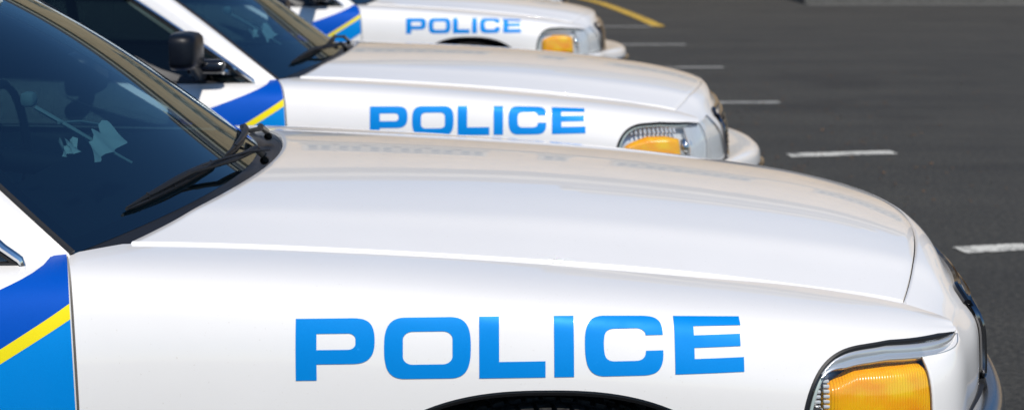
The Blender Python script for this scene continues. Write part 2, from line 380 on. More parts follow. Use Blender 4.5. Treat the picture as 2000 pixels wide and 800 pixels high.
def nose(s, h, off=0.):
    def q(s_, h_):
        k_ = round(s_, 5)
        if k_ not in _nc: C = _nw(k_).reshape(5, 3); _nc[k_] = nspline(-C[:, 2], C[:, :2])
        o = _nc[k_](-h_); return np.array((o[0], o[1], h_))
    p = q(s, h)
    if off:
        a_ = q(s + .01, h) - q(s - .01, h); b_ = q(s, h + .004) - q(s, h - .004); n = np.cross(a_, b_); n /= np.linalg.norm(n)
        if n[0] * .6 + n[1] < 0: n = -n
        p = p + n * off
    return p
def arch_h(x, cx=0., r=.40): 
    u = min(1, abs(x - cx) / r); return .325 + .405 * (max(0, 1 - u ** 2.5)) ** (1 / 2.5)
def lamp_top_x(x):
    u = min(1, max(0, (.56 - x) / .123)); e = max(0, 1 - u ** 2.9) ** (1 / 2.9)
    return .60 + .181 * e - (.11 * (x - .6) if x > .6 else 0)
# letters of the door/fender lettering, in units of 1/252 of the cap height
def rr(x0, y0, x1, y1, r, n=7, corners='abcd', kx=1.25):   # rounded rectangle ccw from lower left; a ll, b lr, c ur, d ul
    out = []
    for (cx, cy, a0, k_) in ((x0, y0, 180, 'a'), (x1, y0, 270, 'b'), (x1, y1, 0, 'c'), (x0, y1, 90, 'd')):
        if k_ in corners:
            ox = cx + (r * kx if cx == x0 else -r * kx); oy = cy + (r if cy == y0 else -r)
            for i in range(n + 1):
                a_ = R(a0 + 90 * i / n); out.append((ox + r * kx * math.cos(a_), oy + r * math.sin(a_)))
        else: out.append((cx, cy))
    return out
def soften(lp):      # round the gentle corners of an outline, keep the square ones
    for _ in range(3):
        out = []; n = len(lp)
        for i in range(n):
            a_, b_, c_ = [np.array(lp[k % n], float) for k in (i - 1, i, i + 1)]
            u, v = b_ - a_, c_ - b_; ang = math.degrees(math.acos(max(-1, min(1, float(u @ v) / (np.linalg.norm(u) * np.linalg.norm(v))))))
            if ang < 48 and ang > .5:
                r_ = .27; m_ = min(np.linalg.norm(u), np.linalg.norm(v), 60)
                out += [tuple(b_ - u / np.linalg.norm(u) * r_ * m_), tuple(b_ + v / np.linalg.norm(v) * r_ * m_)]
            else: out.append(tuple(b_))
        lp = out
    return lp
def letter_shapes():
    H = 252; L_ = []
    L_.append((52, [(0, 0), (86, 0), (86, 66), (250, 66), (282, 72), (308, 90), (322, 118), (326, 158), (322, 200), (308, 230), (284, 246), (250, H), (0, H)], rr(86, 124, 246, 190, 24, corners='bc')))
    L_.append((415, [(60 + 6, 2), (292, 2), (325, 14), (346, 40), (356, 80), (358, 128), (356, 178), (346, 214), (325, 240), (292, H), (66, H), (33, 240), (12, 214), (2, 178), (0, 128), (2, 80), (12, 40), (33, 14)], rr(78, 60, 282, 194, 32)))
    L_.append((807, [(0, 0), (273, 0), (273, 66), (82, 66), (82, H), (0, H)], None))
    L_.append((1116, [(0, 0), (82, 0), (82, H), (0, H)], None))
    L_.append((1243, [(64, 0), (262, 0), (298, 10), (318, 34), (326, 66), (326, 100), (254, 100), (252, 82), (240, 66), (222, 60), (112, 60), (92, 68), (82, 86), (78, 128), (82, 168), (92, 186), (112, 194), (222, 194), (240, 188), (252, 176), (254, 164), (326, 164), (324, 196), (316, 222), (296, 243), (262, H), (64, H), (33, 240), (12, 214), (2, 178), (0, 128), (2, 80), (12, 38), (33, 12)], None))
    L_.append((1618, [(0, 0), (290, 0), (290, 60), (82, 60), (82, 106), (278, 106), (278, 158), (82, 158), (82, 198), (284, 198), (284, H), (0, H)], None))
    return L_
def decal(polys, to3, m, name, parent, nrm, dx=.012, dh=.008):
    """fill 2D outlines (outer, hole), cut them fine, lay them on a curved panel"""
    bm = bmesh.new()
    for outer, hole in polys:
        edges = []
        for lp in (outer, hole):
            if not lp: continue
            vs = [bm.verts.new((p[0], p[1], 0)) for p in lp]
            edges += [bm.edges.new((vs[i], vs[(i + 1) % len(vs)])) for i in range(len(vs))]
        bmesh.ops.triangle_fill(bm, edges=edges, use_beauty=True, use_dissolve=False)
    xs = [v.co.x for v in bm.verts]; ys = [v.co.y for v in bm.verts]
    for ax, lo, hi, st in ((0, min(xs), max(xs), dx), (1, min(ys), max(ys), dh)):
        c = lo + st
        while c < hi:
            co = (c, 0, 0) if ax == 0 else (0, c, 0); no = (1, 0, 0) if ax == 0 else (0, 1, 0)
            bmesh.ops.bisect_plane(bm, geom=bm.verts[:] + bm.edges[:] + bm.faces[:], dist=1e-6, plane_co=co, plane_no=no); c += st
    N = [nrm(v.co.x, v.co.y) for v in bm.verts]
    for v in bm.verts: v.co = Vector(to3(v.co.x, v.co.y))
    bm.normal_update()
    for f in bm.faces:
        if f.normal.dot(Vector(N[f.verts[0].index])) < 0: f.normal_flip()
    me = bpy.data.meshes.new(name); bm.to_mesh(me); bm.free(); o = link(name, me, m, parent)
    me.normals_split_custom_set_from_vertices(N); return o      # the film takes the panel's own curvature

TXT_X0, TXT_W, TXT_H0, TXT_H = -.419, .753, .748, .103
_arc = {}
def arc_pt(x, v):     # v metres up the panel from the foot of the lettering
    k = round(x, 4)
    if k not in _arc:
        t0 = t_of_h(k, TXT_H0 + .007 * (k - TXT_X0) / TXT_W); ts = [t0 * (1.02 - i / 60) for i in range(61)]; ps = np.array([side_pt(k, t_) for t_ in ts])
        _arc[k] = (ts, np.concatenate([[0], np.cumsum(np.linalg.norm(np.diff(ps, axis=0), axis=1))]))
    ts, L = _arc[k]; h = side_pt(k, float(np.interp(v + (L[1] * 1.2), L, ts)))[2]; b = side_xh(k, h); n = (side_xh(k, h, .01) - b) / .01; return b + n * .0012, n
def lettering(sgn, parent):
    k_ = TXT_W / 1856; polys = []
    for x0, o, hl in letter_shapes():
        o = soften(o)
        T = lambda lp: [((x0 - 52 + p[0]) * k_, p[1] / 252 * TXT_H) for p in lp] if lp else None
        polys.append((T(o), T(hl)))
    def to3(u, v):
        x = TXT_X0 + (u if sgn < 0 else TXT_W - u); p, n = arc_pt(x, v); return (p[0], sgn * p[1], p[2])
    def nrm(u, v):
        x = TXT_X0 + (u if sgn < 0 else TXT_W - u); n = arc_pt(x, v)[1]; return (n[0], sgn * n[1], n[2])
    if sgn > 0: return decal(polys, to3, M['blue'], 'lettering', parent, nrm, .04, .02)
    return decal(polys, to3, M['blue'], 'lettering', parent, nrm)

WIP = ((-.765, .050, -.20, .055, .0), (-.12, .055, .58, .05, .52))
def build_car(first):
    CAR.update(dict(LEAN=.30, XE=-.781, XC=-.828, XR=.165, WX=0.0, BF=0.0) if first else dict(LEAN=.30, XE=-.706, XC=-.762, XR=.115, WX=.06, BF=1.0))
    XE, WX = CAR['XE'], CAR['WX']
    root = bpy.data.objects.new('police_car', None); COL.objects.link(root)
    # ---- hood
    ys = sorted([-1 + 2 * i / 96 for i in range(97)] + [-.998, -.992, .992, .998]); P = []
    for v in ys:
        row = []
        for i in range(81):
            u = i / 80; yr = v * ee(-.7); yf = v * ee(.7); x = lerp(x_rear(yr), x_front(yf), u); y = v * (ee(x) - .002); row.append((x, y, hood_z(x, y) + .0015))
        P.append(row)
    P = np.array(P)
    def shift(row, d): r_ = row.copy(); r_ += np.array(d); return r_
    def sides(P):
        a_ = P[0]; z_ = P[-1]
        return np.concatenate([[shift(a_, (0, -.0006, -.020))], [shift(a_, (0, -.0018, -.004))], [shift(a_, (0, -.0011, -.0012))], P, [shift(z_, (0, .0011, -.0012))], [shift(z_, (0, .0018, -.004))], [shift(z_, (0, .0006, -.020))]], 0)
    P = sides(P)
    Pt = P.transpose(1, 0, 2)
    Pt = np.concatenate([[shift(Pt[0], (-.002, 0, -.025))], [shift(Pt[0], (-.004, 0, -.007))], [shift(Pt[0], (-.0025, 0, -.002))], Pt, [shift(Pt[-1], (.0008, 0, -.001))], [shift(Pt[-1], (.0015, 0, -.004))], [shift(Pt[-1], (.001, 0, -.022))]], 0)
    grids('hood', [Pt], M['white'], root)
    # ---- fenders
    for sg in (-1, 1):
        f1 = lambda P: P * np.array((1, sg, 1))
        xs = sorted(set(frange(XE, -.42, 26) + frange(-.40, .40, 90) + frange(.405, .437, 6)))
        def bot(x):
            if abs(x) < .40: return t_of_h(x, arch_h(x))
            return t_of_h(x, .30) if x < 0 else t_of_h(x, .45)
        def ftop(x):    # the fender top stops at the foot of the windscreen
            xr = x_rear(.72) - .004; x2 = x - .05 * math.exp(-abs(x - XE) / .12)
            if x2 >= xr: return 0
            y = .712 + .080 * min(1, (xr - x2) / (xr - CAR['XC'])); lo, hi = 0., .5
            for _ in range(20):
                mid = (lo + hi) / 2
                if section(x2)(mid)[0] < y: lo = mid
                else: hi = mid
            return lo
        P1 = side_patch(0, 0, 0, ftop, bot, 72, xs, rolls=(1, 0))
        tx = [.56 - .123 * math.cos(R(90 * i / 26)) ** (2 / 2.9) for i in range(26)] + frange(.565, .757, 26)
        P2 = side_patch(0, 0, 0, lambda x: 0, lambda x: t_of_h(x, lamp_top_x(x)), 72, tx, rolls=(0, 0))
        allP = np.concatenate([P1, P2[1:]], 0)
        # roll the seam edge down towards the hood gap, and the lower edge inwards
        seam = allP[:, :1, :].copy(); s1 = seam + np.array((0, -.002, -.003)); s2 = seam + np.array((0, -.002, -.03))
        low = allP[:, -1:, :].copy(); l1 = low + np.array((0, -.003, -.001)); l2 = low + np.array((0, -.008, 0.001)) 
        allP = np.concatenate([s2, s1, allP, l1, l2], 1)
        fo = grids('fender', [f1(allP)], M['white'], root)
        bm = bmesh.new(); bm.from_mesh(fo.data); bmesh.ops.remove_doubles(bm, verts=bm.verts[:], dist=2e-5); bmesh.ops.dissolve_degenerate(bm, edges=bm.edges[:], dist=1e-5); bmesh.ops.recalc_face_normals(bm, faces=bm.faces[:])
        bm.to_mesh(fo.data); bm.free(); fo.data.polygons.foreach_set('use_smooth', [True] * len(fo.data.polygons)); fo.data.set_sharp_from_angle(angle=R(38))
        lettering(sg, fo)
        # wheel-arch rubber lip + liner
        mb = MB(); pts = []
        for i in range(61):
            x = -.398 + .796 * i / 60; h = arch_h(x) - .004; p = side_xh(x, h); pts.append((x, sg * (p[1] - .012), h))
        mb.tube(pts, .009, 8); mb.build('arch_lip', M['black'], fo)
        mb = MB(); V = []
        for i in range(61):
            a_ = math.pi * i / 60; x = -.415 * math.cos(a_); h = .325 + .43 * math.sin(a_) ** .8
            V.append([(x, sg * .95, h - .005 if h < .7 else h + .0), (x, sg * .62, h)])
        mb.add(*grid_vf(V)); V = [(math.cos(math.pi * i / 30) * -.415, sg * .62, .325 + .43 * math.sin(math.pi * i / 30) ** .8) for i in range(31)]
        mb.add(V, [tuple(range(31))]); mb.build('wheel_liner', M['black'], root)
    # ---- header panel: from the hood's front edge over the nose to the grille
    vv = frange(-1, 1, 81); P = []
    for v in vv:
        av = abs(v); s = lerp(1, .45, av ** .95); yf = av * ee(.7); xf = x_front(yf) + .0035; C = _nw(s).reshape(5, 3)
        p0 = np.array((xf, yf, hood_z(xf, yf) + .001)); dz = (hood_z(xf, yf) - hood_z(xf - .02, yf)) / .02
        L0 = np.linalg.norm(C[0] - p0); d0 = np.array((1, 0, dz)); d0 /= np.linalg.norm(d0); nrm = (C[1] - C[0]); nrm /= np.linalg.norm(nrm)
        d1 = (C[1] - p0); d1 /= np.linalg.norm(d1)
        row = [p0 + np.array((-.0008, 0, -.02)), p0 + np.array((-.0008, 0, -.003))]
        for i in range(16):     # Hermite from hood tangent to nose tangent
            t_ = i / 16; T0 = d0 * L0; T1 = d1 * L0
            row.append((2 * t_ ** 3 - 3 * t_ ** 2 + 1) * p0 + (t_ ** 3 - 2 * t_ ** 2 + t_) * T0 + (-2 * t_ ** 3 + 3 * t_ ** 2) * C[0] + (t_ ** 3 - t_ ** 2) * T1)
        ch = nspline(-C[:, 2], C[:, :2])
        for i in range(22):
            h = lerp(C[0][2], .56, i / 21); o = ch(-h); row.append(np.array((o[0], o[1], h)))
        P.append([(q[0], q[1] * (1 if v > 0 else -1), q[2]) for q in row])
    fl = lambda row, sg: [(q[0], q[1] + (sg * .016 if i < 17 else 0), q[2] - (.004 if i < 17 else 0)) for i, q in enumerate(row)]
    P = [fl(P[0], -1)] + P + [fl(P[-1], 1)]
    grids('header_panel', [P], M['white'], root)
    # ---- headlights
    for sg in (-1, 1):
        plain = first and sg < 0
        hl = bpy.data.objects.new('headlight', None); COL.objects.link(hl); hl.parent = root
        Y = np.array((1, sg, 1))
        def s_of_x(x):
            lo, hi = -.05, .6
            for _ in range(22):
                mid = (lo + hi) / 2
                if nose(mid, .74)[0] < x: lo = mid
                else: hi = mid
            return lo
        def top_of(s):      # lamp outline height over s
            x = nose(s, .74)[0]
            return lamp_top_x(max(.4385, min(x, .757))) - .002 + max(0, (s - .45)) * .05
        s_end = .585
        def ssk(s, h): return s + (.09 * (.765 - h) / .16) * max(0, (s - .30) / .285)
        # silver bowl behind
        def bowl(s, h, d): return nose(s, h, -d)
        ss = [0, .004, .008, .013, .02, .03, .045] + frange(.06, s_end, 40)
        P = [[bowl(ssk(s, lerp(max(top_of(s), .62), .585, j / 20)), lerp(max(top_of(s), .62), .585, j / 20), .042) * Y for j in range(21)] for s in ss]
        grids('reflector', [P], M['reflector'], hl)
        # side walls of the recess
        P = [[nose(s, max(top_of(s), .62), d) * Y for d in (-.002, -.015, -.03, -.045)] for s in ss]
        grids('rim', [P], M['reflector'] , hl)
        if not plain: grids('lamp_wall', [[[nose(.449, h, d) * Y for d in (-.002, -.02, -.046)] for h in frange(.764, .585, 10)]], M['reflector'], hl)
        if not plain:
            # fluted inner reflector: vertical ribs
            mb = MB()
            for s in frange(.03, .25, 13):
                mb.tube([nose(s, min(top_of(s) - .006, .775), -.016) * Y, nose(s, .752, -.018) * Y], .0045, 6)
            for s in frange(.475, .60, 6): mb.tube([nose(ssk(s, h), h, .0012) * Y for h in (.762, .70, .60)], .0035, 6)
            for s in frange(.31, .445, 8):
                mb.tube([nose(s, top_of(s) - .006, -.012) * Y, nose(s, .68, -.012) * Y, nose(s, .60, -.012) * Y], .0055, 6)
            mb.build('flutes', M['reflector'], hl)
            mb = MB(); p = nose(.30, .69, -.03) * Y; mb.lathe([(0, .0), (.01, .0), (.018, .006), (.03, .02)], (p[0], p[1] - .01, p[2]), 20); mb.build('bulb', M['chrome'], hl)
        # amber marker
        sa0, sa1 = s_of_x(.478), s_of_x(.685 if not plain else .672)
        P = []
        n_ = 40
        for i in range(n_ + 1):
            s = lerp(sa0, sa1, i / n_); u = i / n_
            if plain: tp = lerp(.705, .7565, min(1, (u / .30)) ** .5) - .006 * max(0, u - .4) - .04 * max(0, u - .93)
            else: tp = lerp(.700, .748, min(1, (u / .4)) ** .6) - .07 * max(0, u - .72) ** 1.2
            bt = .605; row = []
            d = .006 if plain else .010
            dome = lambda k: -d - .02 * (1 - min(1, k / .12)) ** 2
            for j in range(19):
                q = j / 18; kk = min(u, q * .6, (1 - q) * .6) * 2 if plain else min(u, 1 - u, q * .6, (1 - q) * .6) * 2
                row.append(nose(s, lerp(tp, bt, q), dome(kk * .5)) * Y)
            P.append(row)
        grids('turn_signal', [P], M['amber'], hl)
        # clear lens over everything
        se = s_end if not plain else sa1 + .004
        ss2 = [0, .004, .008, .013, .02, .03, .045] + frange(.06, se, 34)
        P = [[nose(ssk(s, lerp(top_of(s), .59, j / 20)) if not plain else s, lerp(top_of(s), .59, j / 20), .001 + .006 * min(1, max(0, (s - .38) / .08)) if not plain else .0005) * Y for j in range(21)] for s in ss2]
        grids('lens', [P], M['lens'], hl)
        if plain:
            # fluted strip behind the rear corner and the bright ledge over the marker
            mb = MB()
            for s in frange(.012, .045, 3):
                for h in frange(.62, .752 if s > .02 else .73, 15): mb.box(nose(s, h, -.018) * Y, (.011, .008, .0055), .0015)
            mb.build('flutes', M['reflector'], hl)
            P = []
            for i in range(46):
                s = lerp(.03, .452, i / 45); tp = top_of(s) - .001; rise = max(0, (s - .36) / .09) 
                d0 = .001; th = lerp(.026, .020, i / 45) * (1 - .5 * rise ** 3) * min(1, .35 + i / 8)
                P.append([nose(s, tp, -.004) * Y, nose(s, tp - .003, .002) * Y, nose(s, tp - th * .35, .003) * Y, nose(s, tp - th * .5, -.003) * Y, nose(s, tp - th * .75, -.004) * Y, nose(s, tp - th * .92, .003) * Y, nose(s, tp - th, -.008) * Y, nose(s, tp - th, -.03) * Y])
            lg = grids('chrome_ledge', [P], M['ledge'], hl)
            P = []
            for i in range(30):
                s = lerp(sa1 - .006, .475, i / 29); 
                tp = top_of(min(s, .452)) - lerp(.0235, .010, min(1, i / 26)) + (.0 if s < .452 else .01); P.append([nose(s, tp, -.02) * Y] + [nose(s, lerp(tp, .56, j / 15), .0012) * Y for j in range(16)])
            P = [[np.array(q) for q in r_] for r_ in P]; P = [[P[0][j] + np.array((-.0, -.02 * sg, 0)) for j in range(17)]] + P
            grids('corner_panel', [P], M['white'], hl)
            mb = MB(); p = nose(.022, .676, -.004) * Y
            mb.lathe([(0, -.004), (.005, -.004), (.006, 0), (.009, .001), (.013, 0), (.014, .006)], p, 16); mb.build('screw', M['chrome'], hl)
        # frame (pale gasket) and black seal along the fender cut
        sl = [];
        for x, h in [(.56 - .123 * math.cos(R(90 * i / 24)) ** (2 / 2.9), .60 + .181 * math.sin(R(90 * i / 24)) ** (2 / 2.9) ) for i in range(24)] + [(x, lamp_top_x(x)) for x in frange(.565, .752, 20)]:
            p = side_xh(x, h); sl.append(p * Y + np.array((.0, -.0015 * sg, -.002)))
        sl = [sl[0] + np.array((0, 0, -.05))] + sl
        mb = MB(); mb.tube(sl, [.0055] * (len(sl) - 4) + [.0045, .0035, .0028, .002], 8); mb.build('seal', M['black'], hl)
        sl2 = [q + np.array((.0085 * math.cos(R(90 * min(1, i / 24))), -.0005 * sg, -.0085 * math.sin(R(90 * min(1, i / 24))))) for i, q in enumerate(sl[:-5])]
        mb = MB(); mb.tube(sl2, .0032, 8); mb.build('gasket', M['visor'], hl)
        if not plain:      # edge of lens towards the nose
            mb = MB(); mb.tube([nose(ssk(s_end, h), h, .003) * Y for h in frange(top_of(s_end), .59, 12)], .005, 8); mb.build('lens_edge', M['metal'], hl)
    # ---- grille
    gr = bpy.data.objects.new('grille', None); COL.objects.link(gr); gr.parent = root
    def ns(v, h, off):   # v -1..1 across
        p = nose(lerp(1, .675, abs(v)), h, off); p[1] = abs(p[1]) * (-1 if v < 0 else 1); return p
    rc = lambda a0: [(math.cos(R(a0 + 15 * i)), math.sin(R(a0 + 15 * i))) for i in range(7)]
    loop = [(v, .752) for v in frange(-.90, .90, 50)] + [(.90 + .09 * math.sin(R(15 * i)), .752 - .03 * (1 - math.cos(R(15 * i)))) for i in range(1, 7)] + [(.99, h) for h in frange(.715, .635, 10)] + [(.90 + .09 * math.cos(R(15 * i)), .632 - .03 * math.sin(R(15 * i))) for i in range(1, 7)]
    loop += [(v, .602) for v in frange(.89, -.89, 50)] + [(-.90 - .09 * math.sin(R(15 * i)), .602 + .03 * (1 - math.cos(R(15 * i)))) for i in range(0, 7)] + [(-.99, h) for h in frange(.640, .718, 10)] + [(-.90 - .09 * math.cos(R(15 * i)), .722 + .03 * math.sin(R(15 * i))) for i in range(1, 6)]
    loop = [ns(v, h, .008) for v, h in loop]
    mb = MB(); mb.tube(loop + [loop[0], loop[1]], .007, 8, False); mb.build('grille_frame', M['darkchrome'], gr)
    P = [[ns(v, h, .004) for h in frange(.755, .6, 6)] for v in frange(-1, 1, 40)]; grids('grille_backing', [P], M['black'], gr)
    mb = MB()
    for h in frange(.728, .622, 6): mb.tube([ns(v, h, .010) for v in frange(-.95, .95, 60)], .003, 6)
    mb.build('grille_bars', M['blackgloss'], gr)
    # dark moulding on the nose edge above the grille
    mb = MB(); mb.tube([ns(v, .774 if abs(v) < .9 else .774 - (abs(v) - .9) * .2, .006) for v in frange(-1, 1, 50)], .009, 8); mb.build('nose_moulding', M['blackgloss'], gr)
    # ---- bumper
    bo = nspline([0, .15, .3, .45, .55, .7, .85, 1, 1.15], [(.41, .990), (.60, .965), (.755, .885), (.835, .775), (.878, .69), (.935, .53), (.985 + .065 * CAR['BF'], .285), (1.005 + .085 * CAR['BF'], 0), (.985 + .065 * CAR['BF'], -.285)])
    P = []; Q = []
    for v in frange(-1, 1, 101):
        s = 1 - abs(v); o = bo(s); sg = -1 if v < 0 else 1; n_ = nose(s, .575, -.01); c = np.array((.2, 0))
        def at(k_, h): q = lerp(np.array((n_[0], n_[1])), o, k_); return (q[0], abs(q[1]) * sg, h)
        P.append([at(-.2, .575), at(.2, .592), at(.6, .597), at(.85, .592), at(.97, .578), at(1.02, .55), at(1.03, .50), at(1.0, .44), at(.85, .38), at(.5, .30), at(.2, .24)])
        Q.append([at(1.0, .535), at(1.10, .530), at(1.14, .518), at(1.14, .482), at(1.10, .470), at(1.0, .465)])
    f = [nspline(range(11), p) for p in P]; P = [[g(j / 4) for j in range(41)] for g in f]
    bp = grids('bumper', [P], M['white' if not first else 'greychrome'], root)
    mb = MB(); mb.tube([ns(v * 1.0, .592, .004) for v in frange(-1, 1, 40)], .012, 8)
    for sg in (-1, 1): mb.tube([nose(s_, .587, .003) * np.array((1, sg, 1)) for s_ in frange(.30, .675, 16)], [.004 + .008 * i / 15 for i in range(16)], 8)
    mb.build('bumper_gap', M['black'], bp)
    grids('rub_strip', [Q], M['blackgloss'], bp)
    # ---- cowl and windscreen
    def ws(a_, b_):
        bt = np.array((-.640 - (-.640 - CAR['XC']) * a_ * a_, .795 * a_, .950 - .026 * a_ * a_)); tp = np.array((-1.35 - .07 * a_ * a_, .60 * a_, 1.395 - .035 * a_ * a_))
        p = lerp(bt, tp, b_); bl = math.sin(math.pi * b_ ** 1.25) * (.032 - .014 * a_ * a_); return p + np.array((.5, .15 * a_, .85)) * bl
    P = []; Pb = []
    for a_ in frange(-1, 1, 61):
        y = a_ * .735; h0 = np.array((x_rear(y) + .004, y, hood_z(x_rear(y), y) - .012))
        if abs(a_) > .93: g_ = ws(a_, 0); k_ = (abs(a_) - .93) / .07; h0 = lerp(h0, g_ + np.array((.012, 0, -.004)), k_)
        g0 = ws(a_, .0); P.append([h0 + np.array((.05, 0, -.02)), h0, lerp(h0, g0, .25) + np.array((0, 0, -.012)), lerp(h0, g0, .6) + np.array((0, 0, -.010)), lerp(h0, g0, .9) + np.array((0, 0, -.004)), g0 + np.array((-.004, 0, .001)), ws(a_, .03) + np.array((-.01, 0, -.012))])
    grids('cowl', [P], M['blacktrim'], root)
    wsd = grids('windscreen', [[[ws(a_, b_) for b_ in frange(0, 1, 41)] for a_ in frange(-1, 1, 61)]], M['glass'], root)
    # black ceramic border under the glass
    Ps = []
    for (rng, fn) in ((61, lambda i, j: ws(lerp(-1, 1, i / 60), .045 * j / 3)), (61, lambda i, j: ws(lerp(-1, 1, i / 60), 1 - .04 * j / 3)), (41, lambda i, j: ws(-1 + .045 * j / 3, i / 40)), (41, lambda i, j: ws(1 - .045 * j / 3, i / 40))):
        Ps.append([[fn(i, j) + np.array((.0, 0, -.004)) for j in range(4)] for i in range(rng)])
    grids('black_border', Ps, M['black'], wsd)
    for sg in (-1, 1):
        mb = MB(); mb.tube([ws(sg, b_) + np.array((0, sg * .004, .003)) for b_ in frange(0, 1, 30)], .006, 8); mb.build('windscreen_seal', M['black'], root)
    # wipers
    def wiper(a0, b0, a1, b1, ap, name='wiper'):
        wr = bpy.data.objects.new(name, None); COL.objects.link(wr); wr.parent = root
        up = np.array((.35, 0, .9))
        A, B = ws(a0, b0), ws(a1, b1); mid = ws((a0 + a1) / 2, (b0 + b1) / 2)
        bl = [ws(lerp(a0, a1, k), lerp(b0, b1, k)) for k in frange(0, 1, 14)]
        mb = MB(); mb.tube([p + up * .008 for p in bl], [.003] + [.0065] * 12 + [.003], 8); mb.build('blade', M['black'], wr)
        mb = MB(); mb.tube([p + up * (.012 + .013 * math.sin(math.pi * i / 13)) for i, p in enumerate(bl)], [.002 + .006 * math.sin(math.pi * i / 13) for i in range(14)], 8)
        for k in (2, 5, 8, 11): mb.tube([bl[k] + up * .008, bl[k] + up * .024], .005, 6)
        mb.build('blade_bracket', M['black'], wr)
        pv = ws(ap, 0) + np.array((.035, 0, .006)); j = mid + up * .028
        mb = MB(); mb.tube([pv + np.array((0, 0, .012)), pv + np.array((-.02, 0, .030)), lerp(pv, j, .45) + up * .018, lerp(pv, j, .8) + up * .006, j], [.008, .008, .0065, .005, .005], 8)
        mb.lathe([(0, .012), (.008, .012), (.010, .0), (.010, -.012)], pv + np.array((0, 0, .004)), 14); mb.build('arm', M['black'], wr)
        mb = MB(); mb.tube([pv + up * .03, lerp(pv, j, .3) + up * .03 + np.array((0, .02, 0)), lerp(pv, j, .7) + up * .02, j + up * -.02], .003, 6); (a0 < -.3) and mb.build('washer_hose', M['black'], wr)
    wiper(*WIP[0])
    wiper(*WIP[1])
    # ---- greenhouse
    def wside(x, b_, sg):  # side glass plane, b_ 0 at belt .. 1 at roof rail
        y = lerp(float(_side(x)[0]), .625, b_) + .02 * math.sin(math.pi * b_); h = lerp(float(_side(x)[1]), 1.365, b_); return np.array((x, sg * y, h))
    for sg in (-1, 1):
        P = []
        for b_ in frange(0, 1, 41):
            A = ws(sg, b_) + np.array((-.004, sg * .006, .004)); B = np.array((lerp(-.905 + WX, -1.54, b_), sg * (lerp(.842, .63, b_) + .012 * math.sin(math.pi * b_)), lerp(.918, 1.345, b_) + .022 * math.sin(math.pi * b_)))
            row = []
            for q in frange(0, 1, 11): row.append(lerp(A, B, q) + np.array((.02, sg * .35, .5)) * .045 * math.sin(math.pi * q) * (.15 + .85 * min(1, b_ * 3)) - np.array((0, 0, .014)) * max(0, 1 - b_ * 12) * min(1, q * 4))
            row.append(B + np.array((-.004, -sg * .02, -.004))); P.append(row)
        first_row = []
        # foot of the pillar runs down into the door and fender top
        for q in range(12):
            p = P[0][q]; x = p[0]; t_ = 0; sp = side_pt(min(-.787, x), .02); first_row.append(np.array((x, sg * abs(p[1]), p[2] - .03)))
        grids('pillar', [[first_row] + P], M['white'], root)
    # front doors
    for sg in (-1, 1):
        Y = np.array((1, sg, 1))
        P = side_patch(0, 0, 0, lambda x: 0, lambda x: t_of_h(x, .29), 90, frange(XE - .0045, -1.93, 80))
        P = P[::1]
        # in front of the window the panel reaches the pillar foot
        seam = P[:, :1, :] + np.array((0, -.03, .0)); P = np.concatenate([seam, P], 1)
        dr = grids('front_door', [P * Y], M['white'], root)
        P = side_patch(0, 0, 0, lambda x: 0, lambda x: t_of_h(x, .29) if x > -2.53 else t_of_h(x, arch_h(x, -2.913) if abs(x + 2.913) < .4 else .29), 30, frange(-1.936, -2.80, 60))
        rd = grids('rear_door', [P * Y], M['white'], root)
        P = side_patch(0, 0, 0, lambda x: 0, lambda x: t_of_h(x, arch_h(x, -2.913) if abs(x + 2.913) < .4 else .32), 30, frange(-2.806, -4.25, 110))
        grids('quarter_panel', [P * Y], M['white'], root)
        mb = MB(); V = [[(-2.913 - .415 * math.cos(math.pi * i / 40), sg * q, .325 + .43 * math.sin(math.pi * i / 40) ** .8) for q in (.95, .6)] for i in range(41)]
        mb.add(*grid_vf(V)); mb.build('wheel_liner', M['black'], root)
        # windows
        wf = MB(); P = []
        def glass_patch(xa0, xa1, xb0, xb1, n=30):   # bottom x range, top x range
            return [[wside(lerp(lerp(xa0, xa1, i / n), lerp(xb0, xb1, i / n), b_), 0, sg) * (1 - 0) * 0 + np.array((lerp(lerp(xa0, xa1, i / n), lerp(xb0, xb1, i / n), b_), sg * (lerp(.842, .625, b_) + .014 * math.sin(math.pi * b_)), lerp(.905, 1.34, b_))) for b_ in frange(0, 1, 14)] for i in range(n + 1)]
        grids('window', [glass_patch(-.925 + WX, -1.93, -1.54, -1.93)], M['sideglass'], dr)
        grids('window', [glass_patch(-1.97, -2.85, -1.97, -2.60)], M['sideglass'], rd)
        # black mirror sail in the window's front corner
        tri = [[np.array((lerp(-.915 + WX, -1.13, q) - (1 - 0) * .0 - b_ * .16 * 1.0, sg * (lerp(.848, .80, b_)), lerp(.908, 1.015, b_ * (.25 + .75 * q)))) for b_ in frange(0, 1, 6)] for q in frange(0, 1, 6)]
        grids('sail_panel', [tri], M['blacktrim'], dr)
        # bright trim round the front lower corner
        tr = [(-1.95, .913), (-1.6, .910), (-1.3, .908), (-1.05, .906), (-.945, .905), (-.912, .907), (-.898, .916), (-.903, .928), (-.93, .948)]
        pts = [np.array((x + (WX if x > -1.5 else 0), sg * .853, h)) for x, h in tr] + [np.array((lerp(-.93 + WX, -1.54, q), sg * (lerp(.846, .64, q) + .012 * math.sin(math.pi * q)), lerp(.948, 1.352, q) + .012 * math.sin(math.pi * q))) for q in frange(.06, 1, 20)]
        mb = MB(); mb.tube(pts, .0075, 8); mb.build('window_trim', M['chrome'], dr)
        mb = MB(); mb.tube([p + np.array((-.008 if i > 5 else 0, -sg * .006, .010 if i < 6 else -.006)) for i, p in enumerate(pts)], .008, 8); mb.build('window_seal', M['black'], dr)
        # mirror: rounded shell, stalk, chrome pivot
        mb = MB(); c = np.array((-1.03 if not first else -1.27, sg * 1.03, 1.047)); n = 32
